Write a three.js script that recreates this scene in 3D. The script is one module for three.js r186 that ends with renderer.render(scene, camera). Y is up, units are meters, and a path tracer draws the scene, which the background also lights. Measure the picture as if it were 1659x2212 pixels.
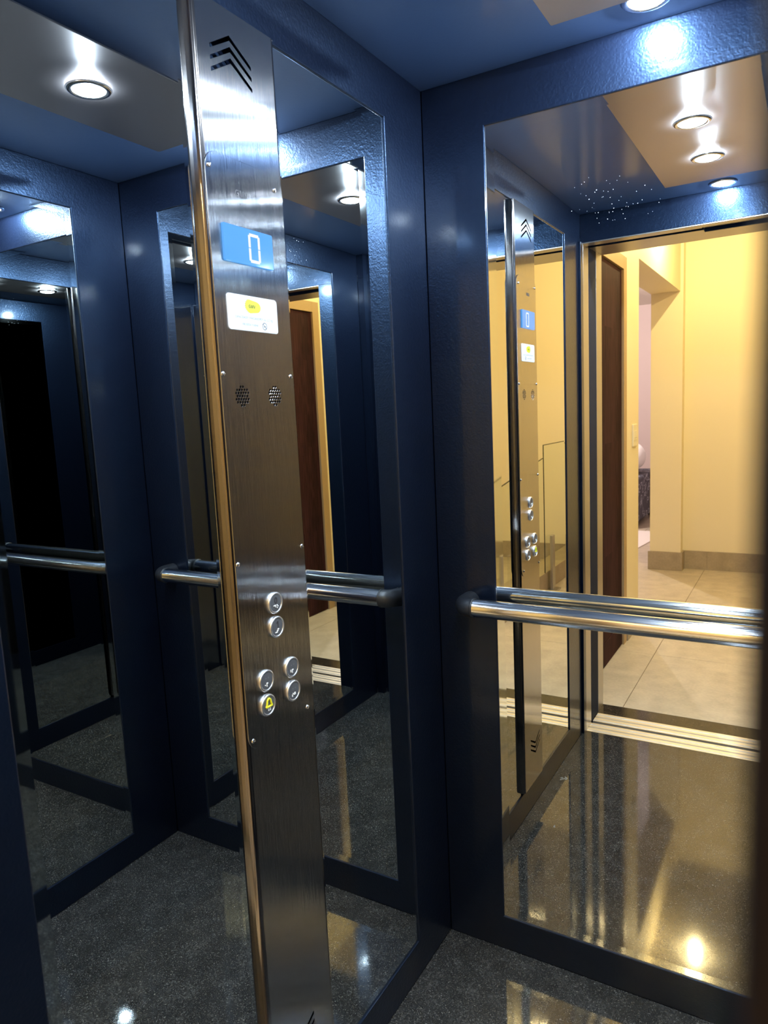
import * as THREE from 'three';
import { RoundedBoxGeometry } from 'three/addons/geometries/RoundedBoxGeometry.js';
import { mergeGeometries } from 'three/addons/utils/BufferGeometryUtils.js';
import { FontLoader } from 'three/addons/loaders/FontLoader.js';
import { TextGeometry } from 'three/addons/geometries/TextGeometry.js';

/* ---------------------------------------------------------------- camera, light, exposure */
const scene = new THREE.Scene();
scene.background = new THREE.Color(0x000000);
const FPX = 1544.2, CAM = new THREE.Vector3(0.804, 1.4142, 1.6045), YAW = 0.5378, PITCH = -0.1378, ROLL = -0.0467;
const camera = new THREE.PerspectiveCamera(2 * Math.atan(1106 / FPX) * 180 / Math.PI, 1659 / 2212, 0.01, 60);
{
  const F = new THREE.Vector3(-Math.sin(YAW) * Math.cos(PITCH), Math.sin(PITCH), -Math.cos(YAW) * Math.cos(PITCH));
  const R0 = new THREE.Vector3().crossVectors(F, new THREE.Vector3(0, 1, 0)).normalize(), U0 = new THREE.Vector3().crossVectors(R0, F);
  const c = Math.cos(ROLL), s = Math.sin(ROLL);
  const R = R0.clone().multiplyScalar(c).addScaledVector(U0, s), U = U0.clone().multiplyScalar(c).addScaledVector(R0, -s);
  camera.quaternion.setFromRotationMatrix(new THREE.Matrix4().makeBasis(R, U, F.clone().negate()));
  camera.position.copy(CAM);
  camera.focus = 1.9;
  camera.userData.fStop = 8;
}
scene.add(camera);
const renderer = new THREE.WebGLRenderer({ antialias: true });
renderer.toneMapping = THREE.LinearToneMapping;
const EXPOSURE = 6;
renderer.toneMappingExposure = EXPOSURE;
renderer.shadowMap.enabled = true;
renderer.shadowMap.type = THREE.PCFSoftShadowMap;
const LED_COLOR = [0.66, 0.82, 1.0], LED_POWER = 1.8 / EXPOSURE;        // cool white downlights of the lift car
const HALL_COLOR = [1.0, 0.77, 0.37], HALL_POWER = [4.4 / EXPOSURE, 5.2 / EXPOSURE]; // warm downlights of the landing
const ROOM_COLOR = [1.0, 0.86, 0.82], ROOM_POWER = 14 / EXPOSURE;        // ceiling lamp of the room beyond the landing

/* ---------------------------------------------------------------- dimensions (metres) */
const W = 1.0428, D = 1.353, H = 2.154;                       // lift car
const MB = 0.0925, MT = 2.0425;                               // mirrors, bottom and top
const A1 = 0.1802, A2 = 1.1403, B1 = 0.1555, B2 = 0.8876;
const C1 = 0.5644, C2 = 0.7600, CT = 0.012;                   // control column on the left wall
const HEAD = 2.046, OPEN0 = 0.010, OPEN1 = 0.80;
const HALLX = -0.097, HALLX1 = 2.25, HALLZ0 = 1.667, HALLZ1 = 4.73, HALLH = 2.66;
const GAP0 = 3.005, GAP1 = 4.62, GAPH = 2.257, GAPX = -0.317;

/* ---------------------------------------------------------------- helpers */
let seed = 7;
const rnd = () => { seed = (seed + 0x6D2B79F5) | 0; let t = Math.imul(seed ^ (seed >>> 15), 1 | seed); t = (t + Math.imul(t ^ (t >>> 7), 61 | t)) ^ t; return ((t ^ (t >>> 14)) >>> 0) / 4294967296; };
const taken = {};
const numbered = n => { const k = taken[n] = (taken[n] ?? -1) + 1; return k ? `${n}_${String(k).padStart(3, '0')}` : n; };
const lin = (r, g, b) => new THREE.Color().setRGB(r, g, b);
function boxUV(g) {                                            // uv in metres, by the way each face points
  if (g.index) g = g.toNonIndexed();
  const p = g.attributes.position, n = g.attributes.normal, uv = new Float32Array(p.count * 2);
  for (let i = 0; i < p.count; i++) {
    const ax = Math.abs(n.getX(i)), ay = Math.abs(n.getY(i)), az = Math.abs(n.getZ(i));
    if (ax >= ay && ax >= az) { uv[2 * i] = p.getZ(i); uv[2 * i + 1] = p.getY(i); }
    else if (ay >= az) { uv[2 * i] = p.getX(i); uv[2 * i + 1] = p.getZ(i); }
    else { uv[2 * i] = p.getX(i); uv[2 * i + 1] = p.getY(i); }
  }
  g.setAttribute('uv', new THREE.BufferAttribute(uv, 2));
  return g;
}
function box(x0, x1, y0, y1, z0, z1, r = 0) {
  const g = r > 0 ? new RoundedBoxGeometry(x1 - x0, y1 - y0, z1 - z0, 2, r) : new THREE.BoxGeometry(x1 - x0, y1 - y0, z1 - z0);
  g.translate((x0 + x1) / 2, (y0 + y1) / 2, (z0 + z1) / 2);
  return boxUV(g);
}
const plain = g => { g = g.index ? g.toNonIndexed() : g; for (const k of Object.keys(g.attributes)) if (!['position', 'normal', 'uv'].includes(k)) g.deleteAttribute(k); return g; };
const merge = list => list.length === 1 ? list[0] : mergeGeometries(list.map(plain));
function obj(name, geoms, mat, parent = scene) {
  const m = new THREE.Mesh(merge(Array.isArray(geoms) ? geoms : [geoms]), mat);
  m.name = parent === scene ? numbered(name) : name; m.castShadow = m.receiveShadow = true; parent.add(m); return m;
}
function tag(o, label, category, group) { o.userData.label = label; o.userData.category = category; if (group) o.userData.group = group; return o; }
function struct(name, geoms, mat, label, category) { const o = obj(name, geoms, mat); o.userData.kind = 'structure'; if (label) { o.userData.label = label; o.userData.category = category; } return o; }
function thing(name, label, category, pos = [0, 0, 0], group) { const o = new THREE.Group(); o.name = numbered(name); o.position.set(...pos); scene.add(o); return tag(o, label, category, group); }
// local x,y,z -> world: y up, z along the given horizontal normal
function faceMatrix(nx, nz, ox = 0, oy = 0, oz = 0) {
  const Z = new THREE.Vector3(nx, 0, nz), Y = new THREE.Vector3(0, 1, 0), X = new THREE.Vector3().crossVectors(Y, Z);
  return new THREE.Matrix4().makeBasis(X, Y, Z).setPosition(ox, oy, oz);
}
const rectPath = (P, x0, y0, x1, y1) => { P.moveTo(x0, y0); P.lineTo(x1, y0); P.lineTo(x1, y1); P.lineTo(x0, y1); P.closePath(); return P; };
function roundRect(P, x0, y0, x1, y1, r) {
  P.moveTo(x0 + r, y0); P.lineTo(x1 - r, y0); P.absarc(x1 - r, y0 + r, r, -Math.PI / 2, 0); P.lineTo(x1, y1 - r); P.absarc(x1 - r, y1 - r, r, 0, Math.PI / 2);
  P.lineTo(x0 + r, y1); P.absarc(x0 + r, y1 - r, r, Math.PI / 2, Math.PI); P.lineTo(x0, y0 + r); P.absarc(x0 + r, y0 + r, r, Math.PI, 1.5 * Math.PI); return P;
}
function slab(shape, depth, bevel, matrix, seg = 2, curve = 8) {       // extruded, its front face at local z = 0
  const g = new THREE.ExtrudeGeometry(shape, bevel ? { depth: depth - 2 * bevel, bevelEnabled: true, bevelSize: bevel, bevelThickness: bevel, bevelOffset: -bevel, bevelSegments: seg, curveSegments: curve } : { depth, bevelEnabled: false, curveSegments: curve });
  g.translate(0, 0, bevel ? -(depth - bevel) : -depth);
  if (matrix) g.applyMatrix4(matrix);
  return g;
}
/* noise textures */
function lattice(n, cells) {                                   // tiling value noise
  const L = new Float32Array(cells * cells); for (let i = 0; i < L.length; i++) L[i] = rnd();
  const out = new Float32Array(n * n), sm = t => t * t * (3 - 2 * t);
  for (let y = 0; y < n; y++) for (let x = 0; x < n; x++) {
    const fx = x / n * cells, fy = y / n * cells, x0 = Math.floor(fx), y0 = Math.floor(fy), tx = sm(fx - x0), ty = sm(fy - y0), x1 = (x0 + 1) % cells, y1 = (y0 + 1) % cells;
    out[y * n + x] = (L[y0 * cells + x0] * (1 - tx) + L[y0 * cells + x1] * tx) * (1 - ty) + (L[y1 * cells + x0] * (1 - tx) + L[y1 * cells + x1] * tx) * ty;
  }
  return out;
}
function texture(n, fn, srgb, repeat) {
  const d = new Uint8Array(n * n * 4);
  for (let y = 0; y < n; y++) for (let x = 0; x < n; x++) { const c = fn(x, y), i = 4 * (y * n + x); d[i] = Math.max(0, Math.min(255, c[0])); d[i + 1] = Math.max(0, Math.min(255, c[1])); d[i + 2] = Math.max(0, Math.min(255, c[2])); d[i + 3] = 255; }
  const t = new THREE.DataTexture(d, n, n); t.wrapS = t.wrapT = THREE.RepeatWrapping; t.magFilter = THREE.LinearFilter; t.minFilter = THREE.LinearMipmapLinearFilter; t.generateMipmaps = true;
  if (srgb) t.colorSpace = THREE.SRGBColorSpace; t.repeat.set(repeat, repeat); t.needsUpdate = true; return t;
}

/* ---------------------------------------------------------------- materials */
const peelA = lattice(512, 128), peelB = lattice(512, 64), peelC = lattice(512, 12);
const peelTex = texture(512, (x, y) => { const v = 255 * (0.5 * peelA[y * 512 + x] + 0.4 * peelB[y * 512 + x] + 0.1 * peelC[y * 512 + x]); return [v, v, v]; }, false, 1 / 0.36);
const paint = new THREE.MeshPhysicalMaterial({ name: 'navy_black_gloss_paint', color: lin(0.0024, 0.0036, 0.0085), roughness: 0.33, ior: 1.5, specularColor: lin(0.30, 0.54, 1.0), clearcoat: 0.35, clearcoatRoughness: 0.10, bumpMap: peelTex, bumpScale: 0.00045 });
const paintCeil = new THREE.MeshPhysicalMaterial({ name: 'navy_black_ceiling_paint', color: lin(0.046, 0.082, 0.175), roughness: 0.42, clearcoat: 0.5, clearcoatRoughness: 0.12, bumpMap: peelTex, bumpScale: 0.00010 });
const mirror = new THREE.MeshStandardMaterial({ name: 'silvered_mirror', color: lin(0.86, 0.885, 0.87), metalness: 1, roughness: 0.0 });
const mirrorEdge = new THREE.MeshStandardMaterial({ name: 'mirror_bevel', color: lin(0.84, 0.88, 0.87), metalness: 1, roughness: 0.03 });
// vertical brush lines: each line tips the surface a little to one side
const brushTex = (() => {
  const n = 1024, h = 64, d = new Uint8Array(n * h * 4);
  for (let x = 0; x < n; x++) { let t = 0, left = Math.floor(rnd() * 10); for (let y = 0; y < h; y++) { if (y === 0 || --left < 0) { t = (rnd() + rnd() + rnd() - 1.5) * 0.27; left = 4 + Math.floor(rnd() * 10); } const i = 4 * (y * n + x); d[i] = 127.5 + 127.5 * t; d[i + 1] = 127.5; d[i + 2] = 127.5 + 127.5 * Math.sqrt(1 - t * t); d[i + 3] = 255; } }
  const t = new THREE.DataTexture(d, n, h); t.wrapS = t.wrapT = THREE.RepeatWrapping; t.magFilter = THREE.LinearFilter; t.minFilter = THREE.LinearFilter; t.repeat.set(1 / 0.035, 1 / 0.3); t.needsUpdate = true; return t;
})();
const steel = new THREE.MeshPhysicalMaterial({ name: 'brushed_stainless_steel', color: lin(0.56, 0.55, 0.545), metalness: 1, roughness: 0.115, anisotropy: 1, anisotropyRotation: 0, normalMap: brushTex });
const steelEdge = new THREE.MeshStandardMaterial({ name: 'polished_steel_edge', color: lin(0.25, 0.225, 0.215), metalness: 1, roughness: 0.14 });
const steelPlain = new THREE.MeshStandardMaterial({ name: 'satin_stainless_steel', color: lin(0.52, 0.50, 0.48), metalness: 1, roughness: 0.34 });
const steelCeil = new THREE.MeshStandardMaterial({ name: 'satin_steel_ceiling_sheet', color: lin(0.46, 0.41, 0.405), metalness: 1, roughness: 0.33 });
const chrome = new THREE.MeshStandardMaterial({ name: 'polished_chrome', color: lin(0.90, 0.90, 0.90), metalness: 1, roughness: 0.14 });
const blackPlastic = new THREE.MeshStandardMaterial({ name: 'black_plastic', color: lin(0.012, 0.013, 0.016), roughness: 0.38 });
const concrete = new THREE.MeshStandardMaterial({ name: 'grey_concrete', color: lin(0.22, 0.21, 0.20), roughness: 0.9 });
const rubber = new THREE.MeshPhysicalMaterial({ name: 'navy_door_seal', color: lin(0.012, 0.016, 0.028), roughness: 0.75, specularIntensity: 0.35 });
const alum = new THREE.MeshStandardMaterial({ name: 'anodised_aluminium', color: lin(0.88, 0.86, 0.82), metalness: 1, roughness: 0.48 });
const gA = lattice(1024, 512), gB = lattice(1024, 200), gC = lattice(1024, 24), gD = lattice(1024, 320);
const granTex = texture(1024, (x, y) => {
  const i = y * 1024 + x, base = 31 + 20 * gB[i] + 14 * gC[i], sp = Math.max(0, gA[i] - 0.74) * 340 + Math.max(0, gD[i] - 0.86) * 420;
  return [base + sp, base + sp * 0.99, base * 0.99 + sp * 0.92];
}, true, 1 / 0.8);
const granite = new THREE.MeshPhysicalMaterial({ name: 'polished_black_granite', map: granTex, color: lin(1, 1, 1), roughness: 0.055, specularIntensity: 1, ior: 1.8 });
const graniteBrown = new THREE.MeshPhysicalMaterial({ name: 'polished_brown_granite', map: granTex, color: lin(1.0, 0.8, 0.6), roughness: 0.12, ior: 1.55 });
const doorDark = new THREE.MeshPhysicalMaterial({ name: 'dark_door_enamel', color: lin(0.006, 0.0038, 0.005), roughness: 0.7, specularIntensity: 0.3 });
const wA = lattice(512, 160), wB = lattice(512, 6);
const plasterTex = texture(512, (x, y) => { const v = 128 + 70 * (wA[y * 512 + x] - 0.5) + 60 * (wB[y * 512 + x] - 0.5); return [v, v, v]; }, false, 1 / 0.7);
const plaster = new THREE.MeshStandardMaterial({ name: 'cream_wall_paint', color: lin(0.80, 0.70, 0.48), roughness: 0.62, bumpMap: plasterTex, bumpScale: 0.0006 });
const plasterPink = new THREE.MeshStandardMaterial({ name: 'pale_rose_wall_paint', color: lin(0.72, 0.60, 0.58), roughness: 0.7 });
const whiteCeil = new THREE.MeshStandardMaterial({ name: 'white_ceiling_paint', color: lin(0.80, 0.77, 0.70), roughness: 0.8 });
const tA = lattice(512, 90), tB = lattice(512, 14);
const tileTex = texture(512, (x, y) => { const i = y * 512 + x, v = 205 + 12 * (tA[i] - 0.5) + 22 * (tB[i] - 0.5); return [v, v * 0.945, v * 0.85]; }, true, 1 / 0.8);
const tileMat = new THREE.MeshPhysicalMaterial({ name: 'beige_porcelain_tile', map: tileTex, color: lin(0.88, 0.86, 0.82), roughness: 0.38 });
const grout = new THREE.MeshStandardMaterial({ name: 'brown_grout', color: lin(0.20, 0.145, 0.09), roughness: 0.9 });
const baseTile = new THREE.MeshPhysicalMaterial({ name: 'taupe_skirting_tile', map: tileTex, color: lin(0.58, 0.53, 0.46), roughness: 0.4 });
const dA = lattice(512, 150), dB = lattice(512, 12);
const woodTex = texture(512, (x, y) => { const v = 128 + 60 * (dA[(y >> 4) * 512 + x] - 0.5) + 40 * (dB[(y >> 3) * 512 + x] - 0.5); return [v * 1.0, v * 0.70, v * 0.60]; }, true, 1 / 0.6);
const doorWood = new THREE.MeshPhysicalMaterial({ name: 'dark_brown_veneer', map: woodTex, color: lin(0.15, 0.125, 0.20), roughness: 0.7, specularIntensity: 0.12 });
const frameWood = new THREE.MeshPhysicalMaterial({ name: 'tan_door_casing', color: lin(0.40, 0.27, 0.135), roughness: 0.45 });
const glow = (r, g, b, k = 1, n = 'lamp_glow') => new THREE.MeshStandardMaterial({ name: n, color: 0x000000, emissive: lin(r, g, b), emissiveIntensity: k / EXPOSURE, roughness: 1 });
const glass = new THREE.MeshPhysicalMaterial({ name: 'railing_glass', color: lin(0.90, 0.95, 0.88), transmission: 1, thickness: 0, roughness: 0.0, ior: 1.5 });
const glassEdge = new THREE.MeshPhysicalMaterial({ name: 'dark_green_glass_edge', color: lin(0.03, 0.035, 0.02), roughness: 0.2 });

/* ---------------------------------------------------------------- lift car: shell */
{
  const f = struct('floor', box(0, W, -0.05, 0, 0, D), granite, 'polished black speckled granite floor of the lift car', 'floor');
  f.userData.kind = 'structure';
  // white scuff on the granite, close to the left wall near the doorway
  const blot = (cx, cz, r, n) => { const parts = []; for (let i = 0; i < n; i++) { const a = rnd() * 6.28, d = r * Math.sqrt(rnd()), g = new THREE.CircleGeometry(r * (0.12 + 0.2 * rnd()), 7); g.rotateX(-Math.PI / 2); g.translate(cx + d * Math.cos(a) * 0.7, 0.0004, cz + d * Math.sin(a)); parts.push(g); } return parts; };
  const scuff = obj('paint_scuff', [...blot(0.042, 0.91, 0.016, 14), ...blot(0.105, 0.591, 0.009, 7)], new THREE.MeshStandardMaterial({ name: 'pale_scuff', color: lin(0.24, 0.23, 0.2), roughness: 0.8 }), f);
  scuff.userData.label = 'pale scuff marks on granite';
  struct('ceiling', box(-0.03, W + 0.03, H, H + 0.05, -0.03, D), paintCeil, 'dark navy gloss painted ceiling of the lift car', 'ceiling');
}
// wall: painted sheet with an opening for the mirror, and a board behind it
function carWall(name, nx, nz, o, u0, u1, hu0, hu1, label) {
  const s = rectPath(new THREE.Shape(), u0, 0, u1, H); s.holes.push(rectPath(new THREE.Path(), hu0, MB, hu1, MT));
  const m = faceMatrix(nx, nz, ...o), front = slab(s, 0.016, 0.0022, m);
  const back = new THREE.BoxGeometry(u1 - u0 + 0.04, H, 0.014); back.translate((u0 + u1) / 2, H / 2, -0.024); back.applyMatrix4(m);
  return struct(name, [boxUV(front), boxUV(back)], paint, label, 'wall');
}
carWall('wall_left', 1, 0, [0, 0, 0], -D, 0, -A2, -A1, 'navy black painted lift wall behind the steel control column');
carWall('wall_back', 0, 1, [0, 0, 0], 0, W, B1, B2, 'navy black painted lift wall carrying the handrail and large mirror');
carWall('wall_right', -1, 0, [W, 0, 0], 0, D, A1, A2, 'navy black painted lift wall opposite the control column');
// front: header over the doorway, narrow post at the left, return at the right
struct('wall_front', [box(0, W, HEAD, H, D, D + 0.075, 0.001), box(0.0, OPEN0, 0, HEAD, D - 0.03, D + 0.004, 0.001), box(OPEN1 + 0.025, W, 0, HEAD, D, D + 0.02, 0.001)], paint, 'navy black painted lift front with header above the doorway', 'wall');

/* mirrors with bevelled border */
function makeMirror(label, nx, nz, o, u0, u1) {
  const t = thing('wall_mirror', label, 'mirror', [0, 0, 0]);
  const b = 0.020, lift = 0.00030, dz = -0.0045, m = faceMatrix(nx, nz, ...o);
  const I = [[u0 + b, MB + b], [u1 - b, MB + b], [u1 - b, MT - b], [u0 + b, MT - b]], O = [[u0, MB], [u1, MB], [u1, MT], [u0, MT]];
  const quad = (a, c, d, e) => [...a, ...c, ...d, ...a, ...d, ...e];
  const mk = pos => { const g = new THREE.BufferGeometry(); g.setAttribute('position', new THREE.Float32BufferAttribute(pos, 3)); g.computeVertexNormals(); g.setAttribute('uv', new THREE.Float32BufferAttribute(new Float32Array(pos.length / 3 * 2), 2)); g.applyMatrix4(m); return g; };
  const i3 = I.map(p => [...p, dz]), o3 = O.map(p => [...p, dz + lift]), k3 = O.map(p => [...p, dz - 0.004]);
  obj('glass', mk(quad(...i3)), mirror, t);
  let side = []; for (let k = 0; k < 4; k++) side.push(...quad(o3[k], o3[(k + 1) % 4], i3[(k + 1) % 4], i3[k]), ...quad(k3[k], k3[(k + 1) % 4], o3[(k + 1) % 4], o3[k]));
  obj('bevel', mk(side), mirrorEdge, t);
  return t;
}
makeMirror('narrow frameless mirror between the control column and the handrail wall', 1, 0, [0, 0, 0], -C1 - 0.001, -A1);
makeMirror('frameless mirror between the control column and the doorway', 1, 0, [0, 0, 0], -A2, -C2 + 0.001);
const mB = makeMirror('wide silver mirror behind the chrome handrail', 0, 1, [0, 0, 0], B1, B2);
makeMirror('tall silver mirror on the wall facing the control column', -1, 0, [W, 0, 0], A1, A2);
{ // dried white specks on the handrail mirror
  const parts = [];
  for (let i = 0; i < 55; i++) {
    const g = new THREE.CircleGeometry(0.0003 + 0.0005 * rnd() * rnd(), 6), a = rnd() * 6.28, d = Math.sqrt(rnd());
    g.scale(1, 1 + rnd(), 1); g.rotateZ(rnd() * 3); g.translate(0.432 + 0.10 * d * Math.cos(a), 1.835 + 0.05 * d * Math.sin(a) - 0.02 * Math.cos(a), -0.0042); parts.push(g);
  }
  const s = obj('dust_specks', parts, new THREE.MeshStandardMaterial({ name: 'white_speck', color: lin(0.75, 0.78, 0.82), roughness: 0.8 }), mB); s.userData.kind = 'stuff'; s.userData.label = 'tiny white specks spattered on the mirror';
}

/* ceiling sheet and downlights */
const PY = 2.126;
{
  const s = roundRect(new THREE.Shape(), 0.36, 0.158, 0.692, 1.095, 0.003), g = slab(s, 0.004, 0.0008, null, 1);
  g.rotateX(Math.PI / 2); g.translate(0, PY, 0);
  const t = thing('ceiling_panel', 'long satin steel sheet hung under the dark lift ceiling', 'ceiling panel', [0, 0, 0]);
  obj('sheet', boxUV(g), steelCeil, t);
  for (const [x, z] of [[0.39, 0.30], [0.66, 0.30], [0.39, 0.95], [0.66, 0.95]]) obj('hanger', box(x - 0.006, x + 0.006, PY + 0.003, H, z - 0.006, z + 0.006), steelPlain, t);
}
function downlight(x, y, z, label, color, power, r, group, glowK, cat = 'ceiling light', dome = 0.008) {
  const t = thing('ceiling_downlight', label, cat, [x, y, z], group);
  const ring = new THREE.LatheGeometry([[r * 0.92, -0.001], [r * 1.02, -0.005], [r * 1.22, -0.004], [r * 1.32, 0], [r * 0.92, 0]].map(p => new THREE.Vector2(...p)), 40);
  obj('trim_ring', ring, chrome, t);
  const lens = new THREE.LatheGeometry([0, 0.15, 0.35, 0.55, 0.75, 0.9, 1].map(u => new THREE.Vector2(Math.max(0.0001, r * 0.98 * Math.sin(u * Math.PI / 2)), -0.001 - dome * Math.cos(u * Math.PI / 2))), 36);
  obj('lens', lens, glow(...color, glowK), t);
  const L = new THREE.PointLight(new THREE.Color().setRGB(...color), power, 0, 2); L.name = 'lamp_light'; L.position.set(0, -0.6 * dome, 0); L.castShadow = true; L.shadow.radius = 0.25; L.shadow.mapSize.set(1024, 1024); L.shadow.bias = -0.0008; t.add(L);
  return t;
}
for (const [y, z, l] of [[H, 0.092, 'round cool white downlight in the dark ceiling above the handrail'], [PY - 0.004, 0.505, 'round cool white downlight in the steel ceiling sheet, on the handrail side'], [PY - 0.004, 0.832, 'round cool white downlight in the steel ceiling sheet, on the doorway side'], [H, 1.268, 'round cool white downlight in the dark ceiling beside the doorway header']])
  downlight(0.522, y, z, l, LED_COLOR, LED_POWER, 0.036, 'downlights of the lift car', 110);

/* ---------------------------------------------------------------- control column */
const font = await new FontLoader().loadAsync('fonts/droid/droid_sans_bold.typeface.json');
{
  const cp = thing('control_panel', 'tall brushed steel control column with buttons, blue display and chevron cut-outs', 'control panel', [0, 0, 0]);
  const m = faceMatrix(1, 0, CT, 0, 0), r = 0.0095, y0 = 0.105, y1 = 2.041;
  const face = rectPath(new THREE.Shape(), -(C2 - r), y0, -(C1 + r), y1);
  const chevron = (zL, yL, zM, yM, zR, yR, w) => {           // slot along two strokes
    const P = new THREE.Path(), pts = [[-zL, yL], [-zM, yM], [-zR, yR]];
    P.moveTo(pts[0][0], pts[0][1]); P.lineTo(pts[1][0], pts[1][1]); P.lineTo(pts[2][0], pts[2][1]); P.lineTo(pts[2][0], pts[2][1] - w); P.lineTo(pts[1][0], pts[1][1] - w * 1.25); P.lineTo(pts[0][0], pts[0][1] - w); P.closePath(); return P;
  };
  for (const y of [2.004, 1.9875, 1.971]) face.holes.push(chevron(0.7245, y - 0.028, 0.679, y, 0.6305, y - 0.0285, 0.0062));
  for (const y of [0.205, 0.222, 0.239]) { const P = new THREE.Path(), w = 0.0062; P.moveTo(-0.7245, y + 0.028); P.lineTo(-0.679, y); P.lineTo(-0.6305, y + 0.028); P.lineTo(-0.6305, y + 0.028 + w); P.lineTo(-0.679, y + w * 1.25); P.lineTo(-0.7245, y + 0.028 + w); P.closePath(); face.holes.push(P); }
  for (const z of [0.709, 0.6265]) face.holes.push(new THREE.Path().absarc(-z, 1.4515, 0.021, 0, 2 * Math.PI));
  const parts = [slab(face, 0.0015, 0, m)], edges = [];
  for (const [zc, a0] of [[C2 - r, 0], [C1 + r, -Math.PI / 2]]) {    // rolled long edges
    const arc = []; for (let k = 0; k <= 12; k++) arc.push(a0 + (Math.PI / 2) * k / 12);
    const pos = [], nor = [], uv = [], idx = [], rows = [[CT - r, zc]];
    const ring = arc.map(a => [rows[0][0] + r * Math.cos(a), zc + r * Math.sin(a), Math.cos(a), Math.sin(a)]);
    if (a0 === 0) ring.push([-0.008, zc + r, 0, 1]); else ring.unshift([-0.008, zc - r, 0, -1]);
    ring.forEach(([x, z, nx, nz], k) => { for (const y of [y0, y1]) { pos.push(x, y, z); nor.push(nx, 0, nz); uv.push(k * 0.002, y); } });
    for (let k = 0; k < ring.length - 1; k++) { const a = 2 * k; idx.push(a, a + 1, a + 2, a + 1, a + 3, a + 2); }
    const g = new THREE.BufferGeometry(); g.setIndex(idx); g.setAttribute('position', new THREE.Float32BufferAttribute(pos, 3)); g.setAttribute('normal', new THREE.Float32BufferAttribute(nor, 3)); g.setAttribute('uv', new THREE.Float32BufferAttribute(uv, 2)); edges.push(g);
  }
  obj('housing', parts, steel, cp);
  for (const e of edges) obj('rolled_edge', e, steelEdge, cp);
  for (const y of [y0, y1 - 0.0015]) obj('end_cap', box(-0.006, CT - 0.0016, y, y + 0.0015, C1 + 0.003, C2 - 0.003), steelPlain, cp);
  // cover plate with perforated speakers
  const pz0 = 0.5715, pz1 = 0.7555, plate = roundRect(new THREE.Shape(), -pz1, 0.859, -pz0, 1.820, 0.026);
  for (const z of [0.709, 0.6265]) for (let a = -3; a <= 3; a++) for (let b = -3; b <= 3; b++) {
    const x = (a + (b & 1) * 0.5) * 0.0058, y = b * 0.0050; if (Math.hypot(x, y) > 0.0168) continue;
    plate.holes.push(new THREE.Path().absarc(-z + x, 1.4515 + y, 0.0019, 0, 2 * Math.PI));
  }
  obj('cover_plate', slab(plate, 0.0018, 0.0004, faceMatrix(1, 0, CT + 0.0018, 0, 0), 1, 10), steel, cp).userData.label = 'brushed steel cover plate with rounded corners and two perforated speakers';
  const F = CT + 0.0018, mf = faceMatrix(1, 0, F, 0, 0);
  const on = (g, z, y, lift = 0) => { g.translate(-z, y, lift); g.applyMatrix4(mf); return g; };
  // screws
  for (const [y, z] of [[1.797, 0.7475], [1.795, 0.592], [1.486, 0.7505], [1.485, 0.5795], [1.181, 0.7495], [1.180, 0.5785], [0.876, 0.7445], [0.877, 0.592]]) {
    const g = new THREE.LatheGeometry([[0.0001, 0.0026], [0.0016, 0.0024], [0.0034, 0.0015], [0.0042, 0.0003], [0.0043, 0]].map(p => new THREE.Vector2(...p)), 18); g.rotateX(Math.PI / 2);
    const s = obj('screw', on(g, z, y), chrome, cp), c = new THREE.BoxGeometry(0.0055, 0.0009, 0.0009); c.rotateZ(rnd() * 3); obj('slot', on(c, z, y, 0.0024), steelPlain, s);
  }
  // display
  const ds = roundRect(new THREE.Shape(), -0.0598, -0.0283, 0.0598, 0.0283, 0.003);
  const disp = obj('display', on(slab(ds, 0.004, 0.0005, new THREE.Matrix4().makeTranslation(0, 0, 0.004), 1), 0.671, 1.689), new THREE.MeshPhysicalMaterial({ name: 'blue_display_glow', color: lin(0.02, 0.03, 0.06), emissive: lin(0.09, 0.38, 0.90), emissiveIntensity: 1 / EXPOSURE, roughness: 0.08 }), cp); disp.userData.label = 'blue backlit floor display';
  { // digit zero, six strokes
    const seg = [], w = 0.0048, hw = 0.0115, hh = 0.0205;
    const bar = (x, y, lx, ly) => { const g = new RoundedBoxGeometry(lx, ly, 0.0006, 1, 0.0003); g.translate(x, y, 0); seg.push(plain(g)); };
    bar(0, hh, 2 * hw - 0.001, w); bar(0, -hh, 2 * hw - 0.001, w); for (const x of [-hw, hw]) for (const y of [-1, 1]) bar(x, y * hh / 2, w, hh - 0.0012);
    obj('digit', on(mergeGeometries(seg), 0.659, 1.688, 0.0042), glow(1.05, 1.1, 1.15, 1, 'display_digit_glow'), disp).userData.label = 'white lit digit zero';
  }
  // sticker
  {
    const cv = document.createElement('canvas'); cv.width = 1024; cv.height = 464; const c = cv.getContext('2d');
    c.fillStyle = '#fdfdfb'; c.fillRect(0, 0, 1024, 464);
    c.fillStyle = '#f4ee3c'; c.beginPath(); c.moveTo(420, 40); c.lineTo(590, 62); c.quadraticCurveTo(660, 80, 668, 130); c.quadraticCurveTo(668, 190, 600, 210); c.lineTo(440, 228); c.quadraticCurveTo(350, 200, 345, 132); c.quadraticCurveTo(350, 60, 420, 40); c.fill();
    c.fillStyle = '#3a3a36'; for (let k = 0; k < 9; k++) { const a = Math.PI * (0.62 + k * 0.095); c.beginPath(); c.arc(430 + 86 * Math.cos(a), 134 - 96 * Math.sin(a + 0) * -1 * -1, 6, 0, 7); c.fill(); }
    c.textAlign = 'center'; c.fillStyle = '#2e2e2a'; c.font = 'bold 62px sans-serif'; c.fillText('GMV', 486, 156);
    c.fillStyle = '#2c2c30'; c.font = '44px sans-serif'; c.fillText('CAPACIDADE 3 PASSAGEIROS ou 225 kg', 520, 306, 900);
    c.font = '40px sans-serif'; c.fillText('PROIBIDO FUMAR', 430, 396, 340);
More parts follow.
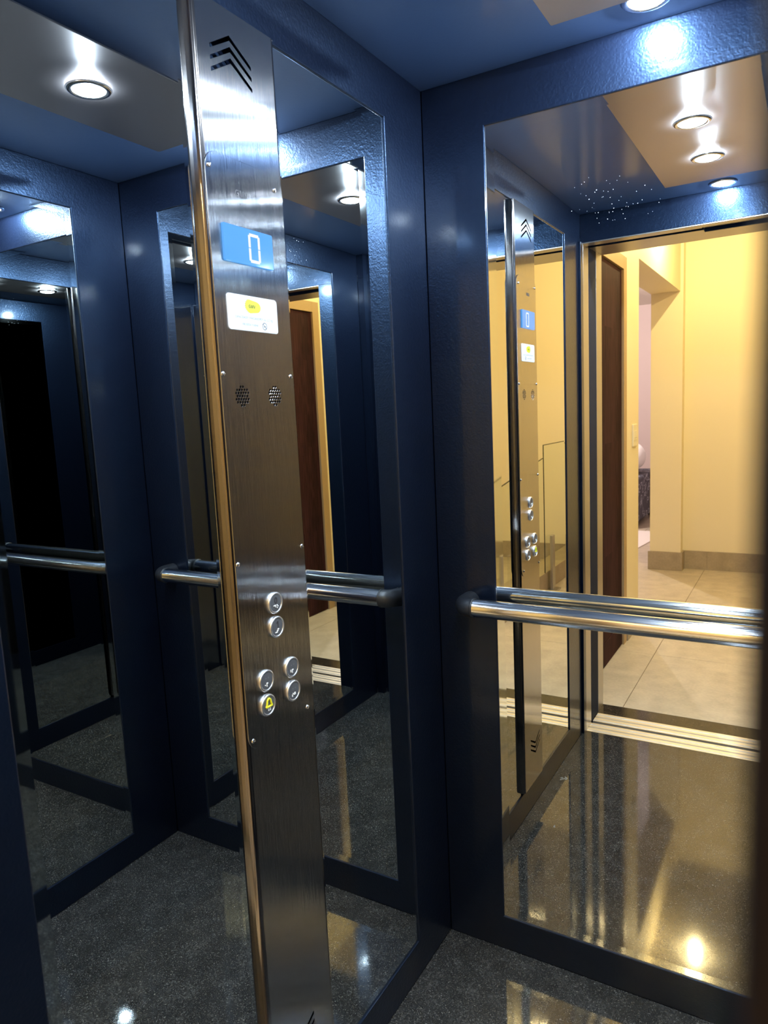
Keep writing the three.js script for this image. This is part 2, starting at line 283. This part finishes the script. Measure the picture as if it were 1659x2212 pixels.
    c.strokeStyle = '#3a3038'; c.lineWidth = 9; c.beginPath(); c.arc(730, 382, 46, 0, 7); c.stroke(); c.beginPath(); c.moveTo(698, 350); c.lineTo(762, 414); c.stroke(); c.lineWidth = 8; c.beginPath(); c.moveTo(700, 392); c.lineTo(758, 380); c.stroke();
    const tx = new THREE.CanvasTexture(cv); tx.colorSpace = THREE.SRGBColorSpace;
    const s = roundRect(new THREE.Shape(), -0.061, -0.0275, 0.061, 0.0275, 0.0055), g = new THREE.ShapeGeometry(s, 6), p = g.attributes.position, uv = g.attributes.uv;
    for (let i = 0; i < p.count; i++) uv.setXY(i, p.getX(i) / 0.122 + 0.5, p.getY(i) / 0.055 + 0.5);
    const back = slab(roundRect(new THREE.Shape(), -0.0615, -0.028, 0.0615, 0.028, 0.006), 0.0012, 0.0003, new THREE.Matrix4().makeTranslation(0, 0, 0.0012), 1);
    const st = obj('capacity_sticker', on(back, 0.669, 1.584), new THREE.MeshPhysicalMaterial({ name: 'white_plastic', color: lin(0.88, 0.88, 0.88), roughness: 0.3 }), cp); st.userData.label = 'white capacity notice with yellow emblem';
    obj('print', on(g, 0.669, 1.584, 0.00135), new THREE.MeshPhysicalMaterial({ name: 'printed_notice', map: tx, color: lin(0.55, 0.55, 0.55), roughness: 0.35 }), st);
  }
  // etched emblem
  {
    const g = new TextGeometry('GMV', { font, size: 0.0098, depth: 0.0001, curveSegments: 4 }); g.computeBoundingBox(); g.translate(-g.boundingBox.max.x / 2, -0.0049, 0);
    const etch = new THREE.MeshStandardMaterial({ name: 'etched_grey', color: lin(0.03, 0.03, 0.032), roughness: 0.7 });
    obj('etched_emblem', [plain(on(g, 0.6775, 1.7695, 0.0001)), ...[[0.682, 1.786], [0.682, 1.753]].map(([z, y]) => plain(on(new THREE.BoxGeometry(0.0009, 0.0035, 0.0002), z, y, 0.0001)))], etch, cp).userData.label = 'grey etched lettering';
  }
  // buttons
  const capMat = new THREE.MeshPhysicalMaterial({ name: 'button_dark_cap', color: lin(0.085, 0.085, 0.09), roughness: 0.3 });
  const ringMat = new THREE.MeshStandardMaterial({ name: 'satin_button_ring', color: lin(0.88, 0.88, 0.90), metalness: 1, roughness: 0.34 });
  const dotMat = new THREE.MeshStandardMaterial({ name: 'braille_white', color: lin(0.8, 0.8, 0.8), roughness: 0.35 });
  const markMat = new THREE.MeshStandardMaterial({ name: 'button_mark', color: lin(0.03, 0.025, 0.025), roughness: 0.5 });
  const faint = new THREE.MeshStandardMaterial({ name: 'button_faint_mark', color: lin(0.17, 0.17, 0.175), roughness: 0.5 });
  const yellow = new THREE.MeshStandardMaterial({ name: 'alarm_yellow', color: lin(0.80, 0.72, 0.02), roughness: 0.45 });
  const braille = { A: [[0, 0], [1, 0], [2, 0], [2, 1], [4, 0], [5, 1], [4, 2]], B: [[1, 2], [2, 2], [2, 1], [3, 0], [3, 1], [0, 2], [4, 0]], C: [[0, 1], [2, 0], [2, 1], [2, 2], [3, 0]], D: [[0, 1], [0, 0], [2, 0], [2, 1], [2, 2], [3, 0]], E: [[0, 2], [0, 1], [1, 0], [2, 1], [3, 0], [3, 1], [4, 0], [4, 1]], F: [[0, 0], [2, 0], [2, 1], [2, 2], [4, 0], [4, 1], [4, 2], [5, 0]] };
  for (const [y, z, kind, key, name, label] of [
    [1.096, 0.666, '0', 'A', 'floor_button', 'topmost round button marked 0'], [1.053, 0.666, '1', 'B', 'floor_button', 'round button marked 1 under the topmost'],
    [0.968, 0.703, 'p', 'C', 'round_button', 'round button above the yellow bell button'], [0.924, 0.703, 'bell', 'F', 'alarm_button', 'round alarm button with yellow bell'],
    [0.968, 0.632, 'p', 'D', 'round_button', 'upper round button across from the bell side'], [0.924, 0.632, 'p', 'E', 'round_button', 'lower round button beside the yellow bell button']]) {
    const ring = new THREE.LatheGeometry([[0.0190, 0], [0.0191, 0.0022], [0.0184, 0.0037], [0.0170, 0.0043], [0.0158, 0.0040], [0.0152, 0.0032], [0.0152, 0.002]].map(p => new THREE.Vector2(...p)), 40); ring.rotateX(Math.PI / 2);
    const b = obj(name, on(ring, z, y), ringMat, cp); b.userData.label = label;
    const cap = new THREE.LatheGeometry([[0.0001, 0.0036], [0.0120, 0.0034], [0.0152, 0.0030]].map(p => new THREE.Vector2(...p)), 32); cap.rotateX(Math.PI / 2);
    obj('cap', on(cap, z, y), capMat, b);
    obj('braille', braille[key].map(([i, j]) => { const g = new THREE.SphereGeometry(0.0012, 8, 6); return plain(on(g, z + 0.0058 - i * 0.0021, y - 0.0040 - j * 0.0024, 0.0036)); }), dotMat, b);
    if (kind === '0' || kind === '1') { const g = new TextGeometry(kind, { font, size: 0.0115, depth: 0.0004, curveSegments: 5 }); g.computeBoundingBox(); g.translate(-(g.boundingBox.max.x + g.boundingBox.min.x) / 2, -0.001, 0); obj('numeral', on(g, z, y, 0.0034), markMat, b); }
    else if (kind === 'bell') {
      const pts = [[-0.0078, -0.0022], [-0.0062, 0.0002], [-0.0040, 0.0085], [-0.0012, 0.0112], [0.0012, 0.0112], [0.0040, 0.0085], [0.0062, 0.0002], [0.0078, -0.0022]].map(([a, c]) => new THREE.Vector3(a, c + 0.0005, 0));
      const g = new THREE.TubeGeometry(new THREE.CatmullRomCurve3(pts, true, 'catmullrom', 0.25), 60, 0.0019, 8, true); obj('bell_symbol', on(g, z, y, 0.0040), yellow, b);
    } else obj('symbol', [-1, 1].map(s => { const g = new THREE.CircleGeometry(0.0022, 3); g.rotateZ(s > 0 ? 0 : Math.PI); return plain(on(g, z + s * 0.0035, y + 0.005, 0.0038)); }), faint, b);
  }
}

/* ---------------------------------------------------------------- handrail */
{
  const t = thing('handrail', 'straight chrome handrail with black elbow ends, in front of the wide mirror', 'handrail', [0, 0, 0]);
  const y = 0.9395, z = 0.065, r = 0.0218, x0 = 0.1215, x1 = 0.9168;
  const bar = new THREE.CylinderGeometry(r, r, x1 - x0, 48, 1); bar.rotateZ(Math.PI / 2); bar.translate((x0 + x1) / 2, y, z); obj('bar', bar, chrome, t);
  for (const s of [-1, 1]) {
    const e = s < 0 ? x0 : x1, rr = 0.036, P = new THREE.CurvePath(); 
    const pts = [[e - s * 0.004, z]]; for (let k = 0; k <= 10; k++) { const a = Math.PI / 2 * k / 10; pts.push([e + s * (0.004 + (rr - 0.008) * Math.sin(a)), z - rr + rr * Math.cos(a)]); } pts.push([e + s * (rr - 0.004), 0.001]);
    const g = new THREE.TubeGeometry(new THREE.CatmullRomCurve3(pts.map(([x, zz]) => new THREE.Vector3(x, y, zz))), 40, r + 0.0016, 24, false);
    const el = obj('elbow', g, blackPlastic, t);
    const col = new THREE.LatheGeometry([[r, 0], [r + 0.0024, 0.0008], [r + 0.0026, 0.004], [r + 0.0016, 0.0055]].map(p => new THREE.Vector2(...p)), 32); col.rotateZ(s < 0 ? Math.PI / 2 : -Math.PI / 2); col.translate(e - s * 0.005, y, z); obj('collar', col, blackPlastic, el);
  }
}

/* ---------------------------------------------------------------- doorway: jambs, sills, doors */
function sill(name, label, z0, z1) {
  const n = [[0, 0], [0.10, 0], [0.12, -0.003], [0.16, -0.003], [0.18, 0], [0.42, 0], [0.44, -0.007], [0.52, -0.007], [0.54, 0], [0.74, 0], [0.76, -0.003], [0.80, -0.003], [0.82, 0], [1, 0]];
  const s = new THREE.Shape(); n.forEach(([u, h], i) => s[i ? 'lineTo' : 'moveTo'](u * (z1 - z0), h)); s.lineTo(z1 - z0, -0.03); s.lineTo(0, -0.03); s.closePath();
  const g = new THREE.ExtrudeGeometry(s, { depth: 1.24, bevelEnabled: false }); g.applyMatrix4(new THREE.Matrix4().makeBasis(new THREE.Vector3(0, 0, 1), new THREE.Vector3(0, 1, 0), new THREE.Vector3(-1, 0, 0)).setPosition(1.25, 0.001, z0));
  return tag(obj(name, g, alum), label, 'sill');
}
sill('car_sill', 'ribbed aluminium door sill joining the black granite floor', D + 0.0005, 1.440);
sill('landing_sill', 'ribbed aluminium door sill joining the brown granite threshold', 1.462, 1.555);
struct('floor_pit', [box(-0.2, 1.4, -0.66, -0.60, D - 0.1, 1.66), box(-0.2, 1.4, -0.60, -0.051, D - 0.1, D - 0.05), box(-0.2, 1.4, -0.60, -0.061, 1.60, 1.66)], concrete, 'concrete shaft seen through the gap between the two aluminium sills', 'floor');
struct('trim_1', box(-0.05, 1.2, -0.05, 0.0, 1.5555, HALLZ0), graniteBrown, 'polished brown granite threshold strip between sill and hall tiles', 'threshold');
struct('trim_2', [box(-0.06, OPEN0, 0, HEAD, D + 0.0045, 1.440, 0.002)], steelPlain, 'satin steel door post at the lift side of the doorway', 'door post');
struct('trim_3', [box(-0.07, 0.006, 0.004, HEAD, 1.4405, 1.572, 0.002), box(-0.02, 0.0095, 0.004, HEAD, 1.448, 1.565, 0.003)], rubber, 'dark post in the gap between lift and landing door posts', 'door post');
struct('trim_4', [box(-0.12, OPEN0 - 0.002, 0, HEAD + 0.02, 1.5725, HALLZ0 - 0.001, 0.002)], steelPlain, 'satin steel door post at the landing side of the doorway', 'door post');
struct('trim_5', [box(0.90, 0.99, 0, HEAD + 0.02, 1.5725, HALLZ0 - 0.001, 0.002)], steelPlain, 'satin steel landing post beside the open dark doors', 'door post');
// underside of the header: two steel strips, dark track slot between them that widens past the middle
struct('trim_6', [box(-0.06, 0.44, HEAD - 0.004, HEAD + 0.02, D + 0.004, 1.412, 0.001), box(0.44, 1.25, HEAD - 0.004, HEAD + 0.02, D + 0.004, 1.395, 0.001)], steelPlain, 'satin steel strip under the lift header', 'door track');
struct('trim_7', [box(-0.06, 0.44, HEAD - 0.002, HEAD + 0.02, 1.458, 1.54, 0.001), box(0.44, 1.25, HEAD - 0.002, HEAD + 0.02, 1.50, 1.54, 0.001), box(-0.06, 1.25, HEAD + 0.002, HEAD + 0.024, 1.541, HALLZ0 - 0.001, 0.001)], steelPlain, 'satin steel strips under the landing header', 'door track');
struct('ceiling_track', [box(-0.06, 0.44, HEAD - 0.003, HEAD + 0.02, 1.450, 1.4575), box(0.44, 1.25, HEAD - 0.003, HEAD + 0.02, 1.490, 1.4995), box(-0.12, 1.4, HEAD + 0.06, HEAD + 0.12, D + 0.08, 1.56), box(-0.12, 1.4, HEAD + 0.02, HEAD + 0.06, 1.425, 1.43), box(-0.12, 1.4, HEAD + 0.0245, 2.36, 1.56, HALLZ0 - 0.005)], paint, 'navy painted door track slot above the doorway', 'door track');
{
  const d2 = struct('door_1', box(OPEN1 + 0.028, 1.22, 0.006, HEAD - 0.008, 1.388, 1.436, 0.003), doorDark, 'open dark sliding door of the lift car at the doorway edge', 'door');
  const d3 = struct('door_2', box(OPEN1, 1.22, 0.006, HEAD - 0.008, 1.482, 1.540, 0.004), doorDark, 'open dark sliding landing door at the doorway edge', 'door');
}

/* ---------------------------------------------------------------- landing hall */
struct('wall_hall_front', [box(-0.6, -0.001, 0, HALLH, 1.5735, HALLZ0 - 0.0005).translate(-0.12, 0, 0), box(0.99, HALLX1 + 0.3, 0, HALLH, 1.57, HALLZ0), box(-0.12, 0.99, HEAD + 0.025, HALLH, 1.562, HALLZ0)], plaster, 'cream painted landing wall around the lift doorway', 'wall');
// left wall with closed door and the opening to the next room
const DZ0 = 1.748, DZ1 = 2.570, DTOP = 2.135;
struct('wall_hall_left', [box(GAPX, HALLX, 0, HALLH, HALLZ0 - 0.06, DZ0), box(GAPX, HALLX, DTOP, HALLH, DZ0, DZ1), box(GAPX, HALLX, 0, HALLH, DZ1, GAP0), box(GAPX, HALLX, GAPH, HALLH, GAP0, GAP1), box(GAPX, HALLX + 0.022, 0, HALLH, GAP1, HALLZ1 + 0.15)], plaster, 'cream painted hall wall with a dark door and a passage to another room', 'wall');
struct('wall_hall_back', box(HALLX + 0.022, HALLX1 + 0.15, 0, HALLH, HALLZ1, HALLZ1 + 0.15), plaster, 'cream painted wall at the far end of the hall', 'wall');
struct('wall_hall_right', box(HALLX1, HALLX1 + 0.15, 0, HALLH, HALLZ0, HALLZ1), plaster, 'cream painted hall wall behind the glass railing', 'wall');
struct('ceiling_hall', box(GAPX, HALLX1 + 0.15, HALLH, HALLH + 0.1, 1.5, HALLZ1 + 0.15), whiteCeil, 'white painted hall ceiling', 'ceiling');
{
  const hf = struct('floor_hall', box(-3.2, HALLX1 + 0.15, -0.06, -0.002, HALLZ0, 8.6), grout, 'beige tiled floor of the hall and the room beyond', 'floor');
  const T = 0.8, X0 = 0.097 - 5 * T, Z0 = 2.458 - T, gp = 0.0016, cache = {};
  for (let i = 0; i < 8; i++) for (let k = 0; k < 9; k++) {
    const x0 = Math.max(X0 + i * T, -3.2) + gp, x1 = Math.min(X0 + (i + 1) * T, HALLX1 + 0.1) - gp, z0 = Math.max(Z0 + k * T, HALLZ0) + gp, z1 = Math.min(Z0 + (k + 1) * T, 8.6) - gp;
    if (x1 - x0 < 0.1 || z1 - z0 < 0.1 || (x1 < GAPX - 0.4 && z1 < 2.5) || (x0 > 0.1 && z0 > HALLZ1)) continue;
    obj('tile', box(x0, x1, -0.012, 0, z0, z1, 0.0012), tileMat, hf);
  }
  const bh = 0.155;
  struct('baseboard_left', [box(HALLX, HALLX + 0.014, 0, bh, DZ1 + 0.072, GAP0 + 0.014, 0.001), box(GAPX, HALLX, 0, bh, GAP0, GAP0 + 0.014, 0.001)], baseTile, 'taupe tile skirting beside the dark hall door', 'baseboard');
  struct('baseboard_pillar', [box(GAPX - 0.014, HALLX + 0.036, 0, bh, GAP1 - 0.014, GAP1, 0.001), box(HALLX + 0.022, HALLX + 0.036, 0, bh, GAP1, HALLZ1, 0.001)], baseTile, 'taupe tile skirting around the end of the passage wall', 'baseboard');
  const bb = struct('baseboard_back', box(HALLX + 0.022, HALLX1, 0, bh - 0.001, HALLZ1 - 0.011, HALLZ1), baseTile, 'taupe tile skirting along the far hall wall', 'baseboard');
  for (let x = HALLX + 0.038, k = 0; x < HALLX1 - 0.05; k++) { const e = k ? Math.min(x + 0.8, HALLX1) : 0.118; obj('skirting_tile', box(x, e - 0.002, 0, bh, HALLZ1 - 0.014, HALLZ1 - 0.002, 0.001), baseTile, bb); x = e; }
}
{ // closed hall door
  const t = thing('door_3', 'closed dark brown wooden door with tan casing in the hall', 'door', [0, 0, 0]); t.userData.kind = 'structure';
  const xl = HALLX - 0.005;
  const leaf = obj('leaf', box(xl - 0.035, xl, 0.135, DTOP - 0.006, DZ0 + 0.005, DZ1 - 0.005, 0.002), doorWood, t);
  obj('kick_rail', box(xl - 0.035, xl + 0.002, 0.004, 0.1335, DZ0 + 0.005, DZ1 - 0.005, 0.002), doorWood, t);
  const cw = 0.068;
  obj('casing', [box(HALLX, HALLX + 0.008, 0, DTOP + cw, DZ1 - 0.004, DZ1 + cw, 0.002), box(HALLX, HALLX + 0.008, 0, DTOP + cw, DZ0 - cw, DZ0 + 0.004, 0.002), box(HALLX, HALLX + 0.008, DTOP - 0.004, DTOP + cw, DZ0 + 0.004, DZ1 - 0.004, 0.002), box(HALLX - 0.1, HALLX, 0, DTOP, DZ1 - 0.0035, DZ1 - 0.0002), box(HALLX - 0.1, HALLX, 0, DTOP, DZ0 + 0.0002, DZ0 + 0.0035), box(HALLX - 0.1, HALLX, DTOP - 0.0035, DTOP - 0.0002, DZ0 + 0.004, DZ1 - 0.004)], frameWood, t).userData.label = 'tan door casing';
  const lever = new THREE.TubeGeometry(new THREE.CatmullRomCurve3([[xl, 1.08, DZ0 + 0.055], [xl + 0.034, 1.08, DZ0 + 0.055], [xl + 0.040, 1.08, DZ0 + 0.07], [xl + 0.040, 1.08, DZ0 + 0.155]].map(p => new THREE.Vector3(...p)), false, 'catmullrom', 0.2), 24, 0.008, 10);
  const rose = new THREE.CylinderGeometry(0.025, 0.025, 0.008, 24); rose.rotateZ(Math.PI / 2); rose.translate(xl + 0.004, 1.08, DZ0 + 0.055);
  obj('handle', [plain(lever), plain(rose)], chrome, leaf).userData.label = 'chrome lever handle';
  obj('lock_plate', box(xl, xl + 0.003, 0.96, 1.01, DZ0 + 0.035, DZ0 + 0.075, 0.001), steelPlain, leaf);
}
{
  const t = thing('light_switch', 'pale rectangular light switch plate on the hall wall beside the passage', 'light switch', [HALLX, 1.2115, 2.868]);
  obj('plate', box(0, 0.010, -0.066, 0.066, -0.055, 0.055, 0.003), new THREE.MeshStandardMaterial({ name: 'cream_plastic', color: lin(0.80, 0.72, 0.52), roughness: 0.4 }), t);
  for (const z of [-0.02, 0.02]) obj('rocker', box(0.009, 0.0125, -0.028, 0.028, z - 0.017, z + 0.017, 0.0015), new THREE.MeshStandardMaterial({ name: 'cream_plastic', color: lin(0.80, 0.72, 0.52), roughness: 0.4 }), t);
  for (const z of [-0.02, 0.02]) obj('indicator', box(0.0124, 0.0130, -0.016, -0.0135, z - 0.007, z + 0.007), blackPlastic, t);
}
downlight(0.20, HALLH, 3.60, 'warm round ceiling downlight close to the passage', HALL_COLOR, HALL_POWER[0], 0.05, 'downlights of the hall', 8, 'ceiling light', 0.02);
downlight(0.86, HALLH, 2.35, 'warm round ceiling downlight in front of the lift', HALL_COLOR, HALL_POWER[1], 0.05, 'downlights of the hall', 8, 'ceiling light', 0.02);

/* glass railing at the right of the hall */
{
  const t = thing('glass_railing', 'frameless glass stair railing on a low kerb with steel foot posts', 'railing', [0, 0, 0]);
  obj('kerb', box(0.875, 1.05, 0, 0.15, 2.60, HALLZ1 - 0.015, 0.003), baseTile, t);
  const pane = (z0, z1, y0, ya, yb) => {
    const s = new THREE.Shape([[-z1, y0], [-z0, y0], [-z0, ya], [-z1, yb]].map(p => new THREE.Vector2(...p)));
    const m = faceMatrix(1, 0, 0.866, 0, 0), g = slab(s, 0.0001, 0, m); const p = obj('pane', new THREE.ShapeGeometry(s).applyMatrix4(m), glass, t);
    obj('pane_edge', [box(0.860, 0.866, y0, ya, z0 - 0.003, z0 + 0.004), (() => { const L = Math.hypot(z1 - z0, yb - ya), b = new THREE.BoxGeometry(0.006, 0.006, L); b.rotateX(-Math.atan2(yb - ya, z1 - z0)); b.translate(0.863, (ya + yb) / 2, (z0 + z1) / 2); return b; })()], glassEdge, p);
  };
  pane(3.525, 4.70, 0.16, 1.124, 1.124); pane(2.66, 3.505, 0.16, 0.912, 1.028);
  for (const z of [2.86, 3.66, 4.45]) {
    const post = obj('foot_post', [box(0.835, 0.857, 0.01, 0.43, z - 0.030, z + 0.030, 0.003)], steelPlain, t);
    obj('base_plate', box(0.80, 0.872, 0.0, 0.012, z - 0.06, z + 0.06, 0.002), steelPlain, post);
  }
}

/* ---------------------------------------------------------------- room beyond the passage */
struct('wall_room', [box(-3.2, GAPX - 0.001, 0, HALLH, 8.5, 8.65), box(-3.35, -3.2, 0, HALLH, 2.2, 8.65), box(-3.2, GAPX - 0.001, 0, HALLH, 2.2, 2.35), box(GAPX, GAPX + 0.15, 0, HALLH, HALLZ1 + 0.15, 8.65)], plasterPink, 'pale rose walls of the room beyond the passage', 'wall');
struct('ceiling_room', box(-3.35, GAPX - 0.0005, HALLH, HALLH + 0.1, 2.2, 8.65), whiteCeil, 'white ceiling of the room beyond the passage', 'ceiling');
downlight(-1.3, HALLH, 5.9, 'round ceiling light in the room beyond the passage', ROOM_COLOR, ROOM_POWER, 0.12, undefined, 4, 'ceiling light', 0.04);
{
  const cv = document.createElement('canvas'); cv.width = cv.height = 512; const c = cv.getContext('2d');
  c.fillStyle = '#4c4c58'; c.fillRect(0, 0, 512, 512); c.strokeStyle = '#b4b6c4'; c.lineWidth = 7; c.lineCap = 'round';
  for (let k = 0; k < 26; k++) { const x = rnd() * 512, y = rnd() * 512, a = rnd() * 6.28, s = 26 + 26 * rnd(); c.save(); c.translate(x, y); c.rotate(a); c.beginPath(); c.moveTo(-s, 0); c.bezierCurveTo(-s * 0.4, -s, s * 0.4, -s * 0.8, s * 0.5, 0); c.bezierCurveTo(s * 0.4, s * 0.7, -s * 0.3, s * 0.5, -s * 0.1, 0); c.bezierCurveTo(s * 0.2, s * 0.9, s, s * 0.8, s * 1.4, s * 1.1); c.stroke(); c.restore(); }
  const tx = new THREE.CanvasTexture(cv); tx.colorSpace = THREE.SRGBColorSpace; tx.wrapS = tx.wrapT = THREE.RepeatWrapping; tx.repeat.set(1.7, 1.7);
  const t = thing('upholstered_bench', 'dark grey bench with pale curling leaf pattern in the room beyond', 'bench', [0, 0, 0]);
  obj('seat', box(-1.9, -0.80, 0.06, 0.575, 6.55, 7.75, 0.04), new THREE.MeshStandardMaterial({ name: 'leaf_pattern_fabric', map: tx, roughness: 0.9 }), t);
  for (const [x, z] of [[-0.86, 6.62], [-1.84, 6.62], [-0.86, 7.68], [-1.84, 7.68]]) obj('leg', box(x - 0.025, x + 0.025, 0, 0.065, z - 0.025, z + 0.025, 0.004), blackPlastic, t);
  // plump white cushion lying on it
  const g = new THREE.SphereGeometry(1, 40, 24), p = g.attributes.position;
  for (let i = 0; i < p.count; i++) { const x = p.getX(i), y = p.getY(i), z = p.getZ(i), q = v => Math.sign(v) * Math.pow(Math.abs(v), 0.6); p.setXYZ(i, 0.27 * q(x), 0.17 * y * (1 + 0.08 * Math.sin(9 * x) * Math.cos(7 * z)), 0.30 * q(z)); }
  g.computeVertexNormals(); g.translate(-1.09, 0.768, 7.05);
  tag(obj('cushion', g, new THREE.MeshStandardMaterial({ name: 'white_cotton', color: lin(0.86, 0.85, 0.84), roughness: 0.9 })), 'plump white cushion lying on the patterned bench', 'cushion');
  const rg = new RoundedBoxGeometry(1.5, 0.012, 1.0, 2, 0.004); 
  const rug = tag(obj('rug', rg, new THREE.MeshStandardMaterial({ name: 'pale_rug', color: lin(0.80, 0.74, 0.70), roughness: 0.95 })), 'pale rug on the floor in front of the patterned bench', 'rug'); rug.position.set(-1.27, 0.006, 5.98); rug.rotation.y = 0.12;
}
renderer.render(scene, camera);
